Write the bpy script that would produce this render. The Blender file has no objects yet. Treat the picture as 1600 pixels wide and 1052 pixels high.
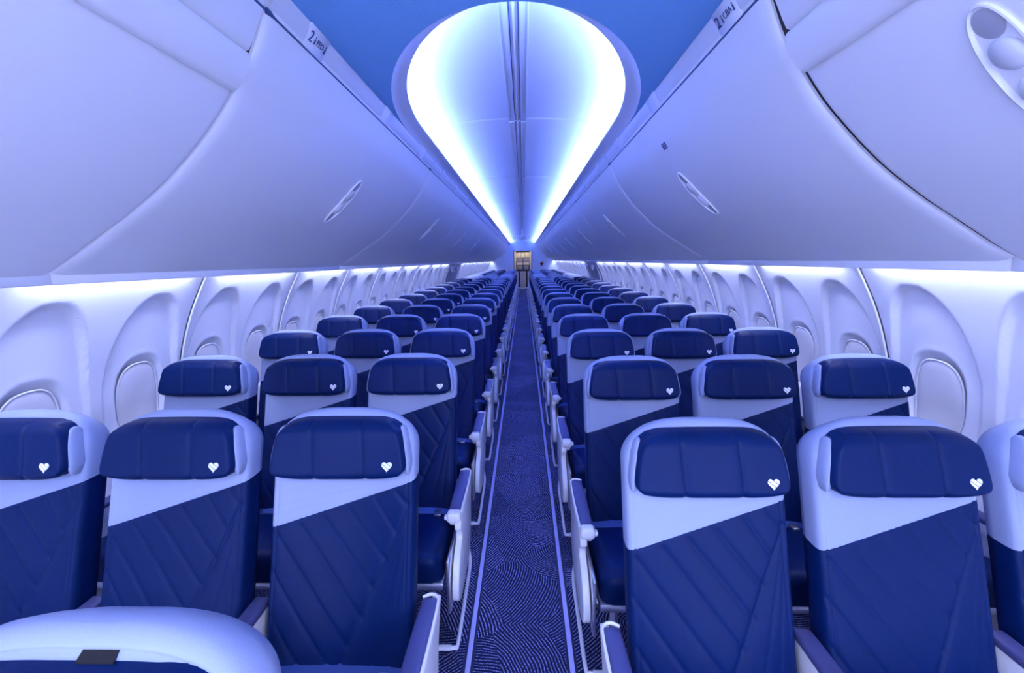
import bpy, bmesh, math, random
from mathutils import Vector, Matrix
random.seed(7)
C = bpy.context.scene.collection
sc = bpy.context.scene

# ------------------------------------------------------------------ camera
F, PI_, YA, RO, CX, CH = 688.94, *[math.radians(a) for a in (-9.812, 1.6137, .8999)], .0294, 1.5087
def cam_ray(r, w, d):
    x = r*math.cos(RO)+w*math.sin(RO); u = -r*math.sin(RO)+w*math.cos(RO)
    y = d*math.cos(PI_)-u*math.sin(PI_); z = d*math.sin(PI_)+u*math.cos(PI_)
    return Vector((x*math.cos(YA)-y*math.sin(YA), x*math.sin(YA)+y*math.cos(YA), z))
cam_data = bpy.data.cameras.new('camera')
cam = bpy.data.objects.new('camera', cam_data); C.objects.link(cam)
R_, U_, D_ = cam_ray(1, 0, 0), cam_ray(0, 1, 0), cam_ray(0, 0, 1)
M = Matrix((R_, U_, -D_)).transposed().to_4x4(); M.translation = Vector((CX, 0, CH))
cam.matrix_world = M
cam_data.sensor_width = 36; cam_data.sensor_fit = 'HORIZONTAL'
cam_data.lens = F/1600*36; cam_data.clip_start = .02; cam_data.clip_end = 100
sc.camera = cam

# ------------------------------------------------------------------ view, world
vs = sc.view_settings
vs.view_transform = 'Standard'; vs.look = 'None'; vs.gamma = 1; vs.use_curve_mapping = False
vs.exposure = 1.1
w = bpy.data.worlds.new('world'); sc.world = w; w.use_nodes = True
w.node_tree.nodes['Background'].inputs[0].default_value = (.3, .4, 1, 1)
w.node_tree.nodes['Background'].inputs[1].default_value = .05

# lamp strengths and tints
COVE_COL, COVE_E = (.160, .262, 1.0), 125.0          # strip hidden behind the ceiling lip
WALL_COL, WALL_E = (.52, .58, 1.0), 48.0          # strip above the windows
FRONT_COL, FRONT_E = (.60, .64, 1.0), 13.0         # added fill lamps on the forward ceiling, unseen behind the camera
GALLEY_COL, GALLEY_E = (1.0, .88, .72), 6.0
SIDE_FILL_COL, SIDE_FILL_W = (.60, .64, 1.0), 30.0           # added side fill lamps that brighten the near bins, unseen behind the camera
for sx in (-1, 1):
    ld = bpy.data.lights.new('door_daylight', 'AREA'); ld.shape = 'RECTANGLE'; ld.size = .86; ld.size_y = 1.70; ld.energy = SIDE_FILL_W; ld.color = SIDE_FILL_COL
    lo_ = bpy.data.objects.new('door_daylight', ld); C.objects.link(lo_); lo_.location = (sx*1.50, -1.55, 1.0); lo_.rotation_euler = (math.radians(90), 0, math.radians(90 if sx > 0 else -90))

Y_BACK = 22.5
PITCH = .79
ROWS = 26
Y_L, Y_R = 1.2545, 1.1546
X_A, S = .5012, .4902

# ------------------------------------------------------------------ materials
def mat(name, col, rough=.5, metal=0, bump=None, spec=.5, noise=None):
    m = bpy.data.materials.new(name); m.use_nodes = True
    nt = m.node_tree; b = nt.nodes['Principled BSDF']
    b.inputs['Base Color'].default_value = (*col, 1)
    b.inputs['Roughness'].default_value = rough; b.inputs['Metallic'].default_value = metal
    b.inputs['Specular IOR Level'].default_value = spec
    tc = nt.nodes.new('ShaderNodeTexCoord')
    if noise:
        sc_, amt = noise
        n = nt.nodes.new('ShaderNodeTexNoise'); n.inputs['Scale'].default_value = sc_; n.inputs['Detail'].default_value = 3
        nt.links.new(tc.outputs['Object'], n.inputs['Vector'])
        mx = nt.nodes.new('ShaderNodeMixRGB'); mx.inputs[1].default_value = (*[c*(1-amt) for c in col], 1)
        mx.inputs[2].default_value = (*[min(1, c*(1+amt)) for c in col], 1)
        nt.links.new(n.outputs['Fac'], mx.inputs[0]); nt.links.new(mx.outputs[0], b.inputs['Base Color'])
    if bump:
        sc_, st = bump
        n = nt.nodes.new('ShaderNodeTexNoise'); n.inputs['Scale'].default_value = sc_; n.inputs['Detail'].default_value = 2
        nt.links.new(tc.outputs['Object'], n.inputs['Vector'])
        bp = nt.nodes.new('ShaderNodeBump'); bp.inputs['Strength'].default_value = st; bp.inputs['Distance'].default_value = .001
        nt.links.new(n.outputs['Fac'], bp.inputs['Height']); nt.links.new(bp.outputs[0], b.inputs['Normal'])
    return m
def emit(name, col, e):
    m = bpy.data.materials.new(name); m.use_nodes = True
    nt = m.node_tree; nt.nodes.clear()
    o = nt.nodes.new('ShaderNodeOutputMaterial'); em = nt.nodes.new('ShaderNodeEmission')
    em.inputs[0].default_value = (*col, 1); em.inputs[1].default_value = e
    nt.links.new(em.outputs[0], o.inputs[0]); return m

NAVY = mat('navy_leather', (.0008, .0115, .070), .44, spec=.12, bump=(260, .3), noise=(60, .12))
PALE = mat('pale_leather', (.28, .33, .49), .55, spec=.22, bump=(260, .35))
WHITE_P = mat('white_plastic', (.80, .81, .84), .35)
SHELL = mat('seat_shell_plastic', (.62, .64, .68), .45)
PAD = mat('armrest_pad', (.055, .06, .17), .45, bump=(400, .3))
METAL = mat('brushed_metal', (.75, .75, .76), .3, metal=1)
BIN = mat('bin_laminate', (.86, .87, .90), .42, bump=(500, .25))
BIN_DARK = mat('bin_shadow_gap', (.02, .02, .03), .8)
SIDE = mat('sidewall_laminate', (.82, .83, .88), .45, bump=(400, .15))
SHADE = mat('window_shade', (.78, .76, .76), .55, bump=(300, .2))
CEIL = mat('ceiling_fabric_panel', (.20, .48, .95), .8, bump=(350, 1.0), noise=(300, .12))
DOME = mat('dome_laminate', (.82, .82, .90), .55)
RAIL = mat('dome_rail', (.80, .84, .95), .3)
GROOVE = mat('dark_groove', (.04, .09, .24), .6)
INK = mat('placard_ink', (.03, .06, .2), .6)
EMBLEM = mat('emblem_print', (.80, .82, .90), .4)
STRIP = mat('floor_path_strip', (.50, .50, .85), .35)
STRIP_EDGE = mat('strip_edge_rubber', (.008, .015, .06), .6)
BLACK = mat('black_fleece', (.006, .006, .008), .95, bump=(600, 1))
CREAM = mat('galley_laminate', (.72, .64, .52), .5)
GREYBOX = mat('galley_container', (.35, .33, .31), .45)
DARKF = mat('galley_frame', (.03, .025, .025), .5)
BULK = mat('bulkhead_laminate', (.66, .74, .90), .5)
RED = mat('red_placard', (.30, .02, .05), .5)
HATCH = mat('exit_hatch', (.50, .52, .58), .5)

def carpet():
    m = bpy.data.materials.new('arc_carpet'); m.use_nodes = True
    nt = m.node_tree; N = nt.nodes.new; L = nt.links.new; b = nt.nodes['Principled BSDF']
    b.inputs['Roughness'].default_value = .9; b.inputs['Specular IOR Level'].default_value = .15
    tc = N('ShaderNodeTexCoord')
    mp = N('ShaderNodeMapping'); mp.inputs['Scale'].default_value = (1, 1, 0)
    L(tc.outputs['Object'], mp.inputs[0])
    vo = N('ShaderNodeTexVoronoi'); vo.voronoi_dimensions = '2D'; vo.inputs['Scale'].default_value = 3.7
    L(mp.outputs[0], vo.inputs['Vector'])
    # each patch has its own far centre of arcs
    sub = N('ShaderNodeVectorMath'); sub.operation = 'SUBTRACT'; L(vo.outputs['Color'], sub.inputs[0]); sub.inputs[1].default_value = (.5, .5, .5)
    mul = N('ShaderNodeVectorMath'); mul.operation = 'SCALE'; L(sub.outputs[0], mul.inputs[0]); mul.inputs['Scale'].default_value = .85
    sp = N('ShaderNodeVectorMath'); sp.operation = 'MULTIPLY'; L(mul.outputs[0], sp.inputs[0]); sp.inputs[1].default_value = (1, 1, 0)
    d0 = N('ShaderNodeVectorMath'); d0.operation = 'DISTANCE'
    ad = N('ShaderNodeVectorMath'); ad.operation = 'ADD'; L(sp.outputs[0], ad.inputs[0])
    sc1 = N('ShaderNodeVectorMath'); sc1.operation = 'SCALE'; L(vo.outputs['Position'], sc1.inputs[0]); sc1.inputs['Scale'].default_value = 1.0
    L(sc1.outputs[0], ad.inputs[1])
    L(mp.outputs[0], d0.inputs[0]); L(ad.outputs[0], d0.inputs[1])
    nz = N('ShaderNodeTexNoise'); nz.inputs['Scale'].default_value = 6; L(mp.outputs[0], nz.inputs['Vector'])
    nz2 = N('ShaderNodeMath'); nz2.operation = 'MULTIPLY_ADD'; L(nz.outputs['Fac'], nz2.inputs[0]); nz2.inputs[1].default_value = .03; L(d0.outputs['Value'], nz2.inputs[2])
    fr = N('ShaderNodeMath'); fr.operation = 'MULTIPLY'; L(nz2.outputs[0], fr.inputs[0]); fr.inputs[1].default_value = 2*math.pi/.0128
    si = N('ShaderNodeMath'); si.operation = 'SINE'; L(fr.outputs[0], si.inputs[0])
    rp = N('ShaderNodeMapRange'); rp.inputs[1].default_value = .35; rp.inputs[2].default_value = .75; L(si.outputs[0], rp.inputs[0])
    # loops of yarn break the lines up
    v2 = N('ShaderNodeTexNoise'); v2.inputs['Scale'].default_value = 190; L(mp.outputs[0], v2.inputs['Vector'])
    r2 = N('ShaderNodeMapRange'); r2.inputs[1].default_value = .40; r2.inputs[2].default_value = .56; L(v2.outputs['Fac'], r2.inputs[0])
    mm = N('ShaderNodeMath'); mm.operation = 'MULTIPLY'; L(rp.outputs[0], mm.inputs[0]); L(r2.outputs[0], mm.inputs[1])
    sx = N('ShaderNodeSeparateColor'); L(vo.outputs['Color'], sx.inputs[0])
    r3 = N('ShaderNodeMapRange'); r3.inputs[3].default_value = .45; r3.inputs[4].default_value = 1.0; L(sx.outputs[2], r3.inputs[0])
    m2 = N('ShaderNodeMath'); m2.operation = 'MULTIPLY'; L(mm.outputs[0], m2.inputs[0]); L(r3.outputs[0], m2.inputs[1])
    mix = N('ShaderNodeMixRGB'); mix.inputs[1].default_value = (.008, .014, .06, 1); mix.inputs[2].default_value = (.50, .52, .88, 1)
    L(m2.outputs[0], mix.inputs[0]); L(mix.outputs[0], b.inputs['Base Color'])
    return m
CARPET = carpet()

# ------------------------------------------------------------------ helpers
def mesh_obj(name, verts, faces, m, parent=None, smooth=True, auto=40):
    me = bpy.data.meshes.new(name); me.from_pydata([tuple(v) for v in verts], [], faces); me.update()
    return link(name, me, m, parent, smooth, auto)
def link(name, me, m, parent=None, smooth=True, auto=40):
    if m and not me.materials: me.materials.append(m)
    if smooth:
        me.polygons.foreach_set('use_smooth', [True]*len(me.polygons))
        try: me.set_sharp_from_angle(angle=math.radians(auto))
        except Exception: pass
    o = bpy.data.objects.new(name, me); C.objects.link(o)
    if parent: o.parent = parent
    return o
def bm_obj(name, bm, m, parent=None, smooth=True, auto=40):
    me = bpy.data.meshes.new(name); bmesh.ops.recalc_face_normals(bm, faces=bm.faces); bm.to_mesh(me); bm.free()
    return link(name, me, m, parent, smooth, auto)
def thing(name, label, cat, loc=(0, 0, 0), group=None):
    o = bpy.data.objects.new(name, None); C.objects.link(o); o.empty_display_size = .1
    o.location = loc; o['label'] = label; o['category'] = cat
    if group: o['group'] = group
    return o
def tag(o, label, cat, group=None):
    o['label'] = label; o['category'] = cat
    if group: o['group'] = group
    return o
def struct(o): o['kind'] = 'structure'; return o
def add_box(bm, lo, hi, bev=0, seg=2, fn=None):
    r = bmesh.ops.create_cube(bm, size=1); vs_ = r['verts']
    for v in vs_: v.co = Vector([lo[i]+(v.co[i]+.5)*(hi[i]-lo[i]) for i in range(3)])
    if bev:
        es = list({e for v in vs_ for e in v.link_edges})
        rr = bmesh.ops.bevel(bm, geom=es, offset=bev, segments=seg, profile=.5, affect='EDGES', clamp_overlap=True)
        vs_ = list({v for f in rr['faces'] for v in f.verts})
    if fn:
        for v in vs_: v.co = Vector(fn(*v.co))
def box(name, lo, hi, m, parent=None, bev=0, seg=2, fn=None):
    bm = bmesh.new(); add_box(bm, lo, hi, bev, seg, fn); return bm_obj(name, bm, m, parent)
def add_tube(bm, pts, r, n=10, cap=True):
    pts = [Vector(p) for p in pts]; rings = []; up = None
    for i, p in enumerate(pts):
        t = ((pts[min(i+1, len(pts)-1)]-p).normalized() + (p-pts[max(i-1, 0)]).normalized()).normalized()
        if up is None: up = Vector((0, 0, 1)) if abs(t.z) < .9 else Vector((1, 0, 0))
        a = t.cross(up).normalized(); b = a.cross(t).normalized(); up = b
        rr = r[i] if isinstance(r, (list, tuple)) else r
        rings.append([bm.verts.new(p+rr*(math.cos(2*math.pi*k/n)*a+math.sin(2*math.pi*k/n)*b)) for k in range(n)])
    for q, s_ in zip(rings, rings[1:]):
        for k in range(n): bm.faces.new((q[k], q[(k+1) % n], s_[(k+1) % n], s_[k]))
    if cap: bm.faces.new(rings[0][::-1]); bm.faces.new(rings[-1])
def tube(name, pts, r, m, parent=None, n=10):
    bm = bmesh.new(); add_tube(bm, pts, r, n); return bm_obj(name, bm, m, parent)
def prism(name, poly, x0, x1, m, parent=None, bev=0, seg=2):
    """poly in (y,z), extruded along x"""
    bm = bmesh.new()
    f = bm.faces.new([bm.verts.new((x0, y, z)) for y, z in poly])
    r = bmesh.ops.extrude_face_region(bm, geom=[f])
    for v in r['geom']:
        if isinstance(v, bmesh.types.BMVert): v.co.x = x1
    if bev: bmesh.ops.bevel(bm, geom=list(bm.edges), offset=bev, segments=seg, profile=.5, affect='EDGES', clamp_overlap=True)
    return bm_obj(name, bm, m, parent)
def bez(pts, n):
    """Catmull-Rom through pts"""
    P = [Vector(p) for p in pts]; P = [2*P[0]-P[1]]+P+[2*P[-1]-P[-2]]; out = []
    for i in range(1, len(P)-2):
        for k in range(n):
            t = k/n; a, b, c, d = P[i-1:i+3]
            out.append(.5*((2*b)+(c-a)*t+(2*a-5*b+4*c-d)*t*t+(-a+3*b-3*c+d)*t**3))
    out.append(P[-2]); return out
def copy_tree(o, parent=None, data=None):
    c = o.copy(); C.objects.link(c); c.parent = parent
    for ch in o.children: copy_tree(ch, c)
    return c
def text_mesh(name, body, size, m, parent, loc, rot, depth=.0006):
    cu = bpy.data.curves.new(name, 'FONT'); cu.body = body; cu.size = size; cu.extrude = depth; cu.align_x = 'CENTER'; cu.align_y = 'CENTER'
    t = bpy.data.objects.new(name, cu); C.objects.link(t)
    dg = bpy.context.evaluated_depsgraph_get(); me = bpy.data.meshes.new_from_object(t.evaluated_get(dg))
    bpy.data.objects.remove(t); me.materials.clear(); me.materials.append(m)
    o = bpy.data.objects.new(name, me); C.objects.link(o); o.parent = parent; o.location = loc; o.rotation_euler = rot
    return o

# ------------------------------------------------------------------ floor
def plane_xy(name, x0, x1, y0, y1, z, m):
    return mesh_obj(name, [(x0, y0, z), (x1, y0, z), (x1, y1, z), (x0, y1, z)], [(0, 1, 2, 3)], m, smooth=False)
fl = box('floor', (-1.8, -2.2, -.04), (1.8, 24.6, 0), CARPET); struct(fl)
for sx, sd in ((-1, 'left'), (1, 'right')):
    x = sx*.1956
    e = box('floor_track', (x-.020, -2.0, .0003), (x+.020, Y_BACK, .0030), STRIP_EDGE)
    tag(e, f'lavender floor strip with dark edges along the {sd} side of the aisle', 'floor strip', 'floor path strips')
    st = box('strip', (x-.0095, -2.0, .003), (x+.0095, Y_BACK, .0055), STRIP, e, bev=.001)

# ------------------------------------------------------------------ side walls
WP = [(0.0, 1.50), (.18, 1.62), (.40, 1.74), (.75, 1.80), (.90, 1.795), (1.05, 1.768), (1.25, 1.695), (1.43, 1.60), (1.56, 1.515), (1.9, 1.28), (2.3, .9)]
WS = bez([(a, b, 0) for a, b in WP], 8)
def wx(z):
    for a, b in zip(WS, WS[1:]):
        if a.x <= z <= b.x: return a.y+(b.y-a.y)*(z-a.x)/(b.x-a.x)
    return WS[-1].y
def sstep(a, b, x):
    t = max(0, min(1, (x-a)/(b-a))); return t*t*(3-2*t)
def wall_depth(v, z):
    """v: distance from the window's middle along the cabin"""
    d = 0
    # tall scallop above and around the window: deep under its arched top, fading towards its foot
    if z > .30:
        zt = 1.385
        hw = .10+.10*(1-sstep(.9, 1.385, z))
        a = .205; b = .52
        q = (abs(v)/a)**2.3+(max(0, z-.86)/b)**2.3
        edge = 1-sstep(.93, 1.0, q)
        d += .030*edge*(.30+.70*sstep(.80, 1.30, z))*sstep(.35, .7, z)
    q = (abs(v)/.140)**2.6+(abs(z-.885)/.215)**2.6
    d += .030*(1-sstep(.50, .98, q)) - .0035*math.exp(-((q-1.03)/.07)**2)
    return d
PAN = .94
def wall_panel_mesh(sx):
    ny, nz = 94, 110; vs_, fs = [], []
    for j in range(nz+1):
        z = 1.50*(j/nz)
        for i in range(ny+1):
            y = .004+(PAN-.008)*i/ny
            v = min((y-.235, y-.705), key=abs)
            dd = wall_depth(v, z)
            e = min(y, PAN-y)
            dd += .006*math.exp(-(e/.006)**2)*1.5
            vs_.append((sx*(wx(z)+dd), y, z))
    W = ny+1
    for j in range(nz):
        for i in range(ny):
            a = j*W+i; q = (a, a+1, a+W+1, a+W)
            fs.append(q if sx < 0 else q[::-1])
    me = bpy.data.meshes.new('wall_panel'); me.from_pydata(vs_, [], fs); me.materials.append(SIDE); me.update()
    me.polygons.foreach_set('use_smooth', [True]*len(me.polygons)); return me
def window_mesh(sx):
    bm = bmesh.new(); n = 40; prev = None; c = bm.verts.new((sx*(wx(.87)+.030), 0, .87))
    for rad in (.35, .7, .95, 1.0):
        ring = []
        for k in range(n):
            a = 2*math.pi*k/n; ca, sa = math.cos(a), math.sin(a)
            y = .108*rad*math.copysign(abs(ca)**(2/2.7), ca); z = .875+.178*rad*math.copysign(abs(sa)**(2/2.7), sa)
            ring.append(bm.verts.new((sx*(wx(z)+.0285-(.003 if rad < .97 else 0)), y, z)))
        if prev:
            for k in range(n): bm.faces.new((prev[k], prev[(k+1) % n], ring[(k+1) % n], ring[k]))
        else:
            for k in range(n): bm.faces.new((c, ring[k], ring[(k+1) % n]))
        prev = ring
    me = bpy.data.meshes.new('shade'); bmesh.ops.recalc_face_normals(bm, faces=bm.faces); bm.to_mesh(me); bm.free()
    me.materials.append(SHADE); me.polygons.foreach_set('use_smooth', [True]*len(me.polygons)); return me
def window_rim_mesh(sx):
    bm = bmesh.new(); n = 48; pts = []
    for k in range(n+1):
        a = 2*math.pi*k/n; ca, sa = math.cos(a), math.sin(a)
        y = .112*math.copysign(abs(ca)**(2/2.7), ca); z = .875+.184*math.copysign(abs(sa)**(2/2.7), sa)
        pts.append((sx*(wx(z)+.0275), y, z))
    add_tube(bm, pts, .004, 6, cap=False)
    me = bpy.data.meshes.new('window_rim'); bmesh.ops.recalc_face_normals(bm, faces=bm.faces); bm.to_mesh(me); bm.free()
    me.materials.append(SIDE); me.polygons.foreach_set('use_smooth', [True]*len(me.polygons)); return me
WALL_E_MAT = emit('wall_wash_light', WALL_COL, WALL_E)
win_n = 0
for sx, nm, y_seam in ((-1, 'left', 2.22), (1, 'right', 2.12)):
    pm, wm, rm = wall_panel_mesh(sx), window_mesh(sx), window_rim_mesh(sx)
    # bright trim bead between two panels
    bead = [(sx*(wx(z)-.004), 0, z) for z in [i*.05 for i in range(31)]]
    bbm = bmesh.new(); add_tube(bbm, bead, .0055, 8)
    bme = bpy.data.meshes.new('seam_bead'); bbm.to_mesh(bme); bbm.free(); bme.materials.append(WHITE_P)
    bme.polygons.foreach_set('use_smooth', [True]*len(bme.polygons))
    lm = bpy.data.meshes.new('wall_wash_strip')
    lx = sx*(wx(1.49)-.020)
    fv = [(lx-.008, .10, 1.480), (lx+.008, .10, 1.480), (lx+.008, PAN-.10, 1.480), (lx-.008, PAN-.10, 1.480)]
    lm.from_pydata(fv, [], [(3, 2, 1, 0)]); lm.materials.append(WALL_E_MAT)
    k0 = -5
    for k in range(k0, 30):
        y = y_seam+k*PAN
        if y > Y_BACK-.2: break
        o = bpy.data.objects.new(f'wall_{nm}', pm); C.objects.link(o); o.location = (0, y, 0); struct(o)
        b = bpy.data.objects.new(f'trim_{nm}', bme); C.objects.link(b); b.location = (0, y, 0); struct(b)
        exit_zone = 9.7 < y+PAN/2 < 11.7
        if not exit_zone:
            s_ = bpy.data.objects.new('wall_wash_light', lm); C.objects.link(s_); s_.location = (0, y, 0)
            if y > -1.0:
                tag(s_, f'slim lavender light strip above the {nm} side windows, between bin and wall', 'light strip', f'wall wash light strips on the {nm} side')
            else:
                tag(s_, f'slim lavender light strip above the {nm} side windows, between bin and wall', 'light strip', f'wall wash light strips on the {nm} side')
        for q in (.235, .705):
            win_n += 1
            wo = bpy.data.objects.new(f'window_{win_n}', wm); C.objects.link(wo); wo.location = (0, y+q, 0); struct(wo)
            r = bpy.data.objects.new('window_rim', rm); C.objects.link(r); r.parent = wo
# outer shell behind the panels keeps the cabin closed
for sx, nm in ((-1, 'left'), (1, 'right')):
    vs_, fs = [], []
    zz = [0, .2, .4, .75, 1.05, 1.25, 1.43, 1.56, 1.9, 2.3, 2.75]
    xx = [wx(z)+.06 if z < 2.3 else (1.0 if z < 2.5 else .4) for z in zz]
    for z, x in zip(zz, xx): vs_ += [(sx*x, -2.2, z-.0), (sx*x, 24.6, z)]
    for i in range(len(zz)-1):
        q = (2*i, 2*i+1, 2*i+3, 2*i+2); fs.append(q if sx < 0 else q[::-1])
    struct(mesh_obj(f'wall_{nm}', vs_, fs, SIDE))
struct(mesh_obj('ceiling', [(-.42, -2.2, 2.75), (.42, -2.2, 2.75), (.42, 24.6, 2.75), (-.42, 24.6, 2.75)], [(0, 3, 2, 1)], SIDE, smooth=False))

# over-wing exit hatches
dn = 0
for sx, nm in ((-1, 'left'), (1, 'right')):
    for yc in (10.25, 11.15):
        dn += 1
        bm = bmesh.new(); n = 40
        def ring(sc_, off):
            out = []
            for k in range(n):
                a = 2*math.pi*k/n; ca, sa = math.cos(a), math.sin(a)
                y = .34*sc_*math.copysign(abs(ca)**.5, ca); z = .96+.46*sc_*math.copysign(abs(sa)**.5, sa)
                out.append(bm.verts.new((sx*(wx(z)-off), yc+y, z)))
            return out
        rr = [ring(1.0, -.01), ring(.99, .02), ring(.96, .028), ring(.90, .022), ring(.5, .020), ring(.15, .02)]
        for a, b in zip(rr, rr[1:]):
            for k in range(n): bm.faces.new((a[k], a[(k+1) % n], b[(k+1) % n], b[k]))
        bm.faces.new(rr[-1])
        d = bm_obj(f'door_{dn}', bm, HATCH); struct(d)
        # handle cover at the head of the hatch
        box('handle_cover', (sx*(wx(1.33)-.05)-.02, yc-.12, 1.26), (sx*(wx(1.33)-.05)+.02, yc+.12, 1.38), WHITE_P, d, bev=.012)

# ------------------------------------------------------------------ ceiling, lip and dome
OA, OYC, OB = .655, 2.84, 1.345      # outer outline: half width, centre, half length of its round end
IA, IYC, IB = .592, 2.92, 1.345
ZC, ZI = 2.285, 2.325
NP = 48
def outline(a, yc, b, extra=(0, 0)):
    """from the far left end, round the near end, to the far right end"""
    pts = [(-a, Y_BACK)]+[(-a, yc+(Y_BACK-yc)*(1-i/40)) for i in range(1, 40)]
    for i in range(NP+1):
        t = math.pi*i/NP
        pts.append((-a*math.cos(t), yc-b*math.sin(t)))
    pts += [(a, yc+(Y_BACK-yc)*(i/40)) for i in range(1, 41)]
    return pts
def ribbon(name, loops, m, flip=False):
    n = len(loops[0]); vs_ = [p for l in loops for p in l]; fs = []
    for j in range(len(loops)-1):
        for i in range(n-1):
            q = (j*n+i, j*n+i+1, (j+1)*n+i+1, (j+1)*n+i); fs.append(q[::-1] if flip else q)
    return mesh_obj(name, vs_, fs, m)
oo = outline(OA, OYC, OB); ii = outline(IA, IYC, IB)
def mixl(t, z): return [(a[0]*(1-t)+b[0]*t, a[1]*(1-t)+b[1]*t, z) for a, b in zip(oo, ii)]
lip = ribbon('ceiling', [mixl(0, ZC), mixl(.12, ZC+.010), mixl(.5, ZC+.030), mixl(.9, ZI), mixl(1.0, ZI+.004), mixl(1.0, ZI+.014), mixl(.96, ZI+.018), mixl(.9, ZI+.010), mixl(.2, ZI+.006), mixl(-.25, ZI+.006), [(p[0]*1.12, p[1]-.02 if False else p[1], ZI+.09) for p in oo]], RAIL); struct(lip)
# flat panel round the opening
vs_, fs = [], []
for sx in (-1, 1):
    b0 = len(vs_); pts = [(sx*OA*math.sin(t), OYC-OB*math.cos(t)) for t in [math.pi/2*i/30 for i in range(31)]]
    pts = [(sx*0, OYC-OB)]+pts[1:]+[(sx*OA, Y_BACK)]
    for x, y in pts: vs_ += [(x, y, ZC), (sx*.80, y, ZC)]
    for i in range(len(pts)-1):
        q = (b0+2*i, b0+2*i+1, b0+2*i+3, b0+2*i+2); fs.append(q if sx < 0 else q[::-1])
b0 = len(vs_); vs_ += [(-.8, -2.2, ZC), (.8, -2.2, ZC), (.8, OYC-OB, ZC), (-.8, OYC-OB, ZC)]; fs.append((b0+3, b0+2, b0+1, b0))
# forward panel is unbroken, the added fill lamps sit against it
struct(mesh_obj('ceiling', vs_, fs, CEIL, smooth=False))
# LED ribbon lying in the trough behind the lip
COVE_MAT = emit('cove_light', COVE_COL, COVE_E)
l0 = [(a[0]*.70+b[0]*.30, a[1]*.70+b[1]*.30, ZI+.012) for a, b in zip(oo, ii)]
l1 = [(a[0]*.35+b[0]*.65, a[1]*.35+b[1]*.65, ZI+.010) for a, b in zip(oo, ii)]
n_ = len(l0)
vs_ = l0+l1; fs = [(i+n_, i+1+n_, i+1, i) for i in range(n_-1)]
cove = mesh_obj('cove_light', vs_, fs, COVE_MAT, smooth=False)
tag(cove, 'continuous blue-white light strip glowing behind the lip of the teardrop ceiling opening', 'light strip')
# dome
DA = .80
def dome_z(x): return 2.400+.085*(1-(abs(x)/DA)**2.2)
DSEAM = [1.12+2.18*k for k in range(0, 11)]
for k in range(len(DSEAM)):
    y0 = DSEAM[k]; y1 = min(y0+2.18, Y_BACK)
    if y0 >= Y_BACK: break
    vs_, fs = [], []; nx, ny = 32, 8
    ys = [y0+.003, y0+.010, y0+.03]+[y0+(y1-y0)*i/ny for i in range(1, ny)]+[y1-.03, y1-.010, y1-.003]
    for j, y in enumerate(ys):
        dz = .010 if j in (0, len(ys)-1) else (.003 if j in (1, len(ys)-2) else 0)
        for i in range(nx+1):
            x = -DA+2*DA*i/nx; vs_.append((x, y, dome_z(x)+dz))
    for j in range(len(ys)-1):
        for i in range(nx): a = j*(nx+1)+i; fs.append((a, a+nx+1, a+nx+2, a+1))
    struct(mesh_obj('ceiling', vs_, fs, DOME))
# end wall of the dome
struct(mesh_obj('ceiling', [(-.82, 1.15, 2.28), (.82, 1.15, 2.28), (.82, 1.15, 2.52), (-.82, 1.15, 2.52)], [(0, 1, 2, 3)], DOME, smooth=False))
struct(mesh_obj('ceiling', [(-.82, 1.1, 2.50), (.82, 1.1, 2.50), (.82, Y_BACK, 2.50), (-.82, Y_BACK, 2.50)], [(0, 3, 2, 1)], DOME, smooth=False))
for sx in (-1, 1):
    q = [(sx*.80, 1.1, 2.28), (sx*.80, Y_BACK, 2.28), (sx*.80, Y_BACK, 2.50), (sx*.80, 1.1, 2.50)]
    struct(mesh_obj('ceiling', q, [(0, 1, 2, 3)], DOME, smooth=False))
# centre rail: two pale flanges with a dark channel between
for k in range(10):
    y0 = DSEAM[k]+.01; y1 = min(y0+2.16, Y_BACK)
    r = thing('ceiling_rail', 'pale double rail with dark channel along the middle of the dome', 'rail', (0, y0, 2.47), 'ceiling rails along the dome')
    for sx in (-1, 1):
        box('flange', (sx*.041-.019, 0, -.006), (sx*.041+.019, y1-y0, .006), RAIL, r, bev=.003)
        box('bead', (sx*.058-.003, 0, -.010), (sx*.058+.003, y1-y0, .002), WHITE_P, r, bev=.0015)
    box('channel', (-.020, 0, .002), (.020, y1-y0, .010), DOME, r)
    for cx_ in (-.0195, .0165): box('channel_edge', (cx_, 0, -.001), (cx_+.003, y1-y0, .003), GROOVE, r)
    box('channel_rib', (-.006, 0, -.004), (.004, y1-y0, .004), DOME, r, bev=.001)

# added fill lamps, unseen, and front bulkhead (behind the camera)
FR = emit('forward_lamp_glow', FRONT_COL, FRONT_E)
for i, yy in enumerate((-1.55, -.75)):
    t = thing('ceiling_light', 'wide frosted ceiling lamp in the forward cabin, '+('next to the front bulkhead' if i == 0 else 'nearer the camera'), 'ceiling light', (0, yy, ZC))
    box('frame', (-.50, -.26, -.02), (.50, .26, .0), RAIL, t, bev=.006)
    box('diffuser', (-.47, -.23, -.026), (.47, .23, -.019), FR, t)
struct(box('wall_front', (-1.9, -2.2, 0), (1.9, -2.1, 2.7), BULK))

# made-up doorway frames dressing the added side fill lamps, no opening behind
for sx in (-1, 1):
    dn += 1; bm = bmesh.new(); x0, x1 = sorted((sx*1.52, sx*1.60))
    add_box(bm, (x0, -2.06, 0), (x1, -1.99, 1.92), .01); add_box(bm, (x0, -1.11, 0), (x1, -1.04, 1.92), .01); add_box(bm, (x0, -1.99, 1.86), (x1, -1.11, 1.92), .01)
    struct(bm_obj(f'door_{dn}', bm, HATCH))
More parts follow.
